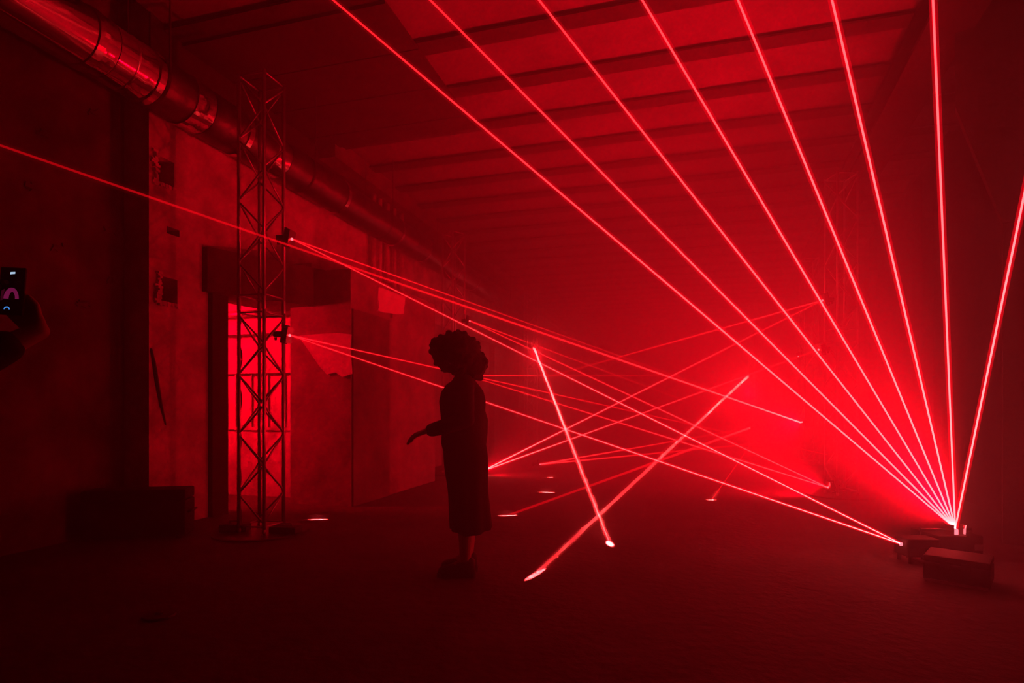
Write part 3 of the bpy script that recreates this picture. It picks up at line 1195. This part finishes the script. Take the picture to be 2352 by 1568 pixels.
# jacket: torso and sleeves, a little looser than the body
keep = ['waist', 'chest', 'collar', 'lsh', 'lel', 'lfa', 'rsh', 'rel', 'rfa']
jj = {k: J[k].copy() for k in keep}
jr = {k: R[k] + 0.018 if not isinstance(R[k], tuple) else R[k] for k in keep}
jr['waist'], jr['chest'], jr['collar'] = 0.150, 0.165, 0.10
jj['hem'] = Vector((0.0, 0, 0.92))
jr['hem'] = 0.162
jj['lcuff'] = J['lwr'] - Vector((0.02, 0, 0))
jj['rcuff'] = J['rwr'] + Vector((0, 0, 0.02))
jr['lcuff'] = jr['rcuff'] = 0.045
jr['collar'] = 0.085
je = [('waist', 'chest'), ('chest', 'collar'), ('collar', 'lsh'), ('lsh', 'lel'), ('lel', 'lfa'), ('lfa', 'lcuff'), ('collar', 'rsh'), ('rsh', 'rel'),
      ('rel', 'rfa'), ('rfa', 'rcuff'), ('waist', 'hem')]
mesh_obj('jacket', remesh([skin_mesh(jj, je, jr, 'chest')], 0.010, 3), M['jacket'], person)
# long flared skirt with folds
bm = bmesh.new()
rings = []
N = 72
for j in range(16):
    u = j / 15
    z = 0.99 - (0.99 - 0.315) * u
    rx = 0.130 + 0.012 * u ** 1.2 + 0.03 * math.sin(PI * min(1, u * 1.6)) * (1 - u)
    ry = 0.165 + 0.055 * u ** 1.2
    rings.append([bm.verts.new(((rx + 0.010 * u * math.sin(9 * a_ + 2 * u)) * math.cos(a_) - 0.05 * u, (ry + 0.012 * u * math.sin(9 * a_ + 2 * u)) * math.sin(a_),
                  z + 0.008 * u * math.sin(3 * a_))) for a_ in [2 * PI * k / N for k in range(N)]])
for a, b in zip(rings, rings[1:]):
    for k in range(N):
        bm.faces.new((a[k], a[(k + 1) % N], b[(k + 1) % N], b[k]))
bm.faces.new(rings[0])
sk = obj('skirt', bm, M['skirt'], person, smooth=True)
sm = sk.modifiers.new('thick', 'SOLIDIFY')
sm.thickness = 0.006
# chunky shoes
for s, fx in ((1, -0.015), (-1, -0.02)):
    sh = bmesh.new()
    prof = [(-0.065, 0.038, 0.115), (-0.03, 0.043, 0.14), (0.02, 0.045, 0.125), (0.07, 0.047, 0.095), (0.12, 0.048, 0.08), (0.165, 0.042, 0.07), (0.185, 0.022, 0.055)]
    prev = None
    for x, hw, h in prof:
        ring = []
        for (fy, fz) in ((-1, 0.03), (-1.02, 0.45), (-0.8, 0.8), (-0.3, 1), (0.3, 1), (0.8, 0.8), (1.02, 0.45), (1, 0.03)):
            ring.append(sh.verts.new((fx + x, s * 0.078 + fy * hw, 0.012 + fz * (h - 0.012))))
        if prev:
            for k in range(8):
                sh.faces.new((prev[k], prev[(k + 1) % 8], ring[(k + 1) % 8], ring[k]))
        else:
            sh.faces.new(ring)
        prev = ring
    sh.faces.new(prev)
    so = obj('shoe', sh, M['shoe'], person, smooth=True)
    sl = bmesh.new()
    out = [(-0.072, 0.03), (-0.06, 0.043), (0.02, 0.046), (0.10, 0.052), (0.16, 0.045), (0.192, 0.022)]
    pts = [(x, y) for x, y in out] + [(x, -y) for x, y in reversed(out)]
    a = [sl.verts.new((fx + x, s * 0.078 + y, 0.0)) for x, y in pts]
    b = [sl.verts.new((fx + x, s * 0.078 + y, 0.032)) for x, y in pts]
    sl.faces.new(a)
    sl.faces.new(b)
    for i in range(len(a)):
        j = (i + 1) % len(a)
        sl.faces.new((a[i], a[j], b[j], b[i]))
    obj('sole', sl, M['rubber'], so)

# ---- the onlooker at the left edge, filming with a phone; only hand and sleeve reach into the frame
PHZ = 1.72
ph = pix(26, 668, PHZ)
on = empty('person', (ph.x - 0.36, PHZ - 0.22, 0), 0)
tag(on, 'person at the left edge holding up a phone, only a hand and sleeve showing', 'person')
oc = Vector(on.location)
hw = Vector((ph.x + 0.052, PHZ + 0.036, ph.z - 0.115)) - oc         # wrist just below the phone
J, E, R = {}, [], {}


def jt(n, p, r, par=None):
    J[n] = Vector(p)
    R[n] = r
    if par:
        E.append((par, n))


jt('pelvis', (-0.10, -0.02, 0.92), 0.13)
jt('waist', (-0.10, -0.02, 1.06), 0.115, 'pelvis')
jt('chest', (-0.10, -0.01, 1.25), 0.14, 'waist')
jt('collar', (-0.10, -0.02, 1.40), 0.09, 'chest')
jt('neck', (-0.10, 0.0, 1.48), 0.055, 'collar')
jt('skull', (-0.10, 0.02, 1.55), 0.06, 'neck')
jt('rsh', (0.07, -0.02, 1.375), 0.06, 'collar')
jt('lsh', (-0.27, -0.02, 1.375), 0.06, 'collar')
jt('rel', (0.20, 0.04, 1.20), 0.046, 'rsh')
jt('rfa', (0.29, 0.13, 1.27), 0.040, 'rel')
jt('rwr', hw, 0.028, 'rfa')
jt('lel', (-0.33, -0.06, 1.12), 0.046, 'lsh')
jt('lfa', (-0.32, 0.0, 1.0), 0.04, 'lel')
jt('lwr', (-0.30, 0.04, 0.90), 0.028, 'lfa')
for s, n in ((1, 'r'), (-1, 'l')):
    jt(n + 'hip', (-0.10 + s * 0.09, -0.02, 0.86), 0.09, 'pelvis')
    jt(n + 'kn', (-0.10 + s * 0.10, 0.0, 0.48), 0.06, n + 'hip')
    jt(n + 'an', (-0.10 + s * 0.10, -0.03, 0.09), 0.042, n + 'kn')
    jt(n + 'toe', (-0.10 + s * 0.11, 0.14, 0.045), 0.04, n + 'an')
hand_graph(J, E, R, 'P', 'rwr', (-0.62, 0.0, 0.78), (0, -1, 0.05), (0.7, 0.0, 0.7), 0.5)
hand_graph(J, E, R, 'U', 'lwr', (0.05, 0.1, -1), (1, 0, 0), (0, 1, 0), 0.5)
hm, eyes = head_meshes(Vector((-0.10, 0.03, 1.62)), yaw=PI / 2)
mesh_obj('body', remesh([skin_mesh(J, E, R, 'pelvis')] + hm, 0.0045, 3), M['skin'], on)
eb = bmesh.new()
for e in eyes:
    eb.from_mesh(e)
obj('eyes', eb, M['label'], on, smooth=True)
mesh_obj('hair', remesh(curly_hair((-0.10, 0.0, 1.66), [((0, -0.01, 0.015), 0.098, 0.9, 1.05, 0.95)], 5), 0.008, 2), M['hair'], on)
keep = ['waist', 'chest', 'collar', 'lsh', 'lel', 'lfa', 'rsh', 'rel', 'rfa', 'pelvis']
jj = {k: J[k].copy() for k in keep}
jr = {k: R[k] + 0.02 for k in keep}
jr['collar'] = 0.085
jj['rcuff'] = J['rfa'].lerp(J['rwr'], 0.55)
jj['lcuff'] = J['lfa'].lerp(J['lwr'], 0.7)
jr['rcuff'] = jr['lcuff'] = 0.05
je = [('pelvis', 'waist'), ('waist', 'chest'), ('chest', 'collar'), ('collar', 'lsh'), ('lsh', 'lel'), ('lel', 'lfa'), ('lfa', 'lcuff'), ('collar', 'rsh'),
      ('rsh', 'rel'), ('rel', 'rfa'), ('rfa', 'rcuff')]
mesh_obj('jacket', remesh([skin_mesh(jj, je, jr, 'chest')], 0.010, 3), M['jacket'], on)
keep = ['pelvis', 'rhip', 'rkn', 'ran', 'lhip', 'lkn', 'lan']
jj = {k: J[k].copy() for k in keep}
jr = {k: R[k] + 0.018 for k in keep}
je = [('pelvis', 'rhip'), ('rhip', 'rkn'), ('rkn', 'ran'), ('pelvis', 'lhip'), ('lhip', 'lkn'), ('lkn', 'lan')]
mesh_obj('trousers', remesh([skin_mesh(jj, je, jr, 'pelvis')], 0.010, 3), M['denim'], on)
for s in (1, -1):
    sh = bmesh.new()
    cxs = -0.10 + s * 0.105
    add_box(sh, cxs - 0.05, cxs + 0.05, -0.10, 0.19, 0.0, 0.085, None, 0.03)
    obj('shoe', sh, M['shoe'], on, smooth=True)

# the phone: body, lit screen, icons
phn = empty('phone', ph)
phn.rotation_euler = (math.radians(-3), math.radians(2), math.radians(3))
tag(phn, 'black phone held up at the left edge, its screen showing pink light', 'phone')
obj('phone_body', mesh_box(-0.036, 0.036, 0.0, 0.008, -0.072, 0.072, bevel=0.003), M['black'], phn)
obj('screen', mesh_box(-0.033, 0.033, -0.0012, 0.0005, -0.069, 0.069), M['glass'], phn)


def icon(name, pts, m, y=-0.0016):
    bm = bmesh.new()
    a = [bm.verts.new((x, y, z)) for x, z in pts]
    b = [bm.verts.new((x, y + 0.0006, z)) for x, z in pts]
    bm.faces.new(a)
    bm.faces.new(b)
    for i in range(len(a)):
        j = (i + 1) % len(a)
        bm.faces.new((a[i], a[j], b[j], b[i]))
    return obj(name, bm, m, phn)


icon('screen_icon', [(-0.006, 0.050), (0.008, 0.052), (0.008, 0.058), (-0.005, 0.057)], M['scr_white'])
arc = [(0.009 * math.cos(a_), 0.009 * math.sin(a_)) for a_ in [PI * k / 10 for k in range(11)]]
icon('screen_icon', [(-0.008 + x, -0.056 + z) for x, z in arc] + [(-0.008 + x * 0.6, -0.056 + z * 0.6) for x, z in reversed(arc)], M['scr_blue'])
arc = [(0.022 * math.cos(a_), 0.034 * math.sin(a_)) for a_ in [PI * k / 14 for k in range(15)]]
icon('screen_image', [(0.002 + x, -0.024 + z) for x, z in arc] + [(0.004 + x * 0.42, -0.024 + z * 0.62) for x, z in reversed(arc)], M['scr_pink'])
icon('screen_image', [(-0.028, -0.03), (-0.022, -0.028), (-0.018, 0.006), (-0.027, 0.0)], M['scr_dim'])
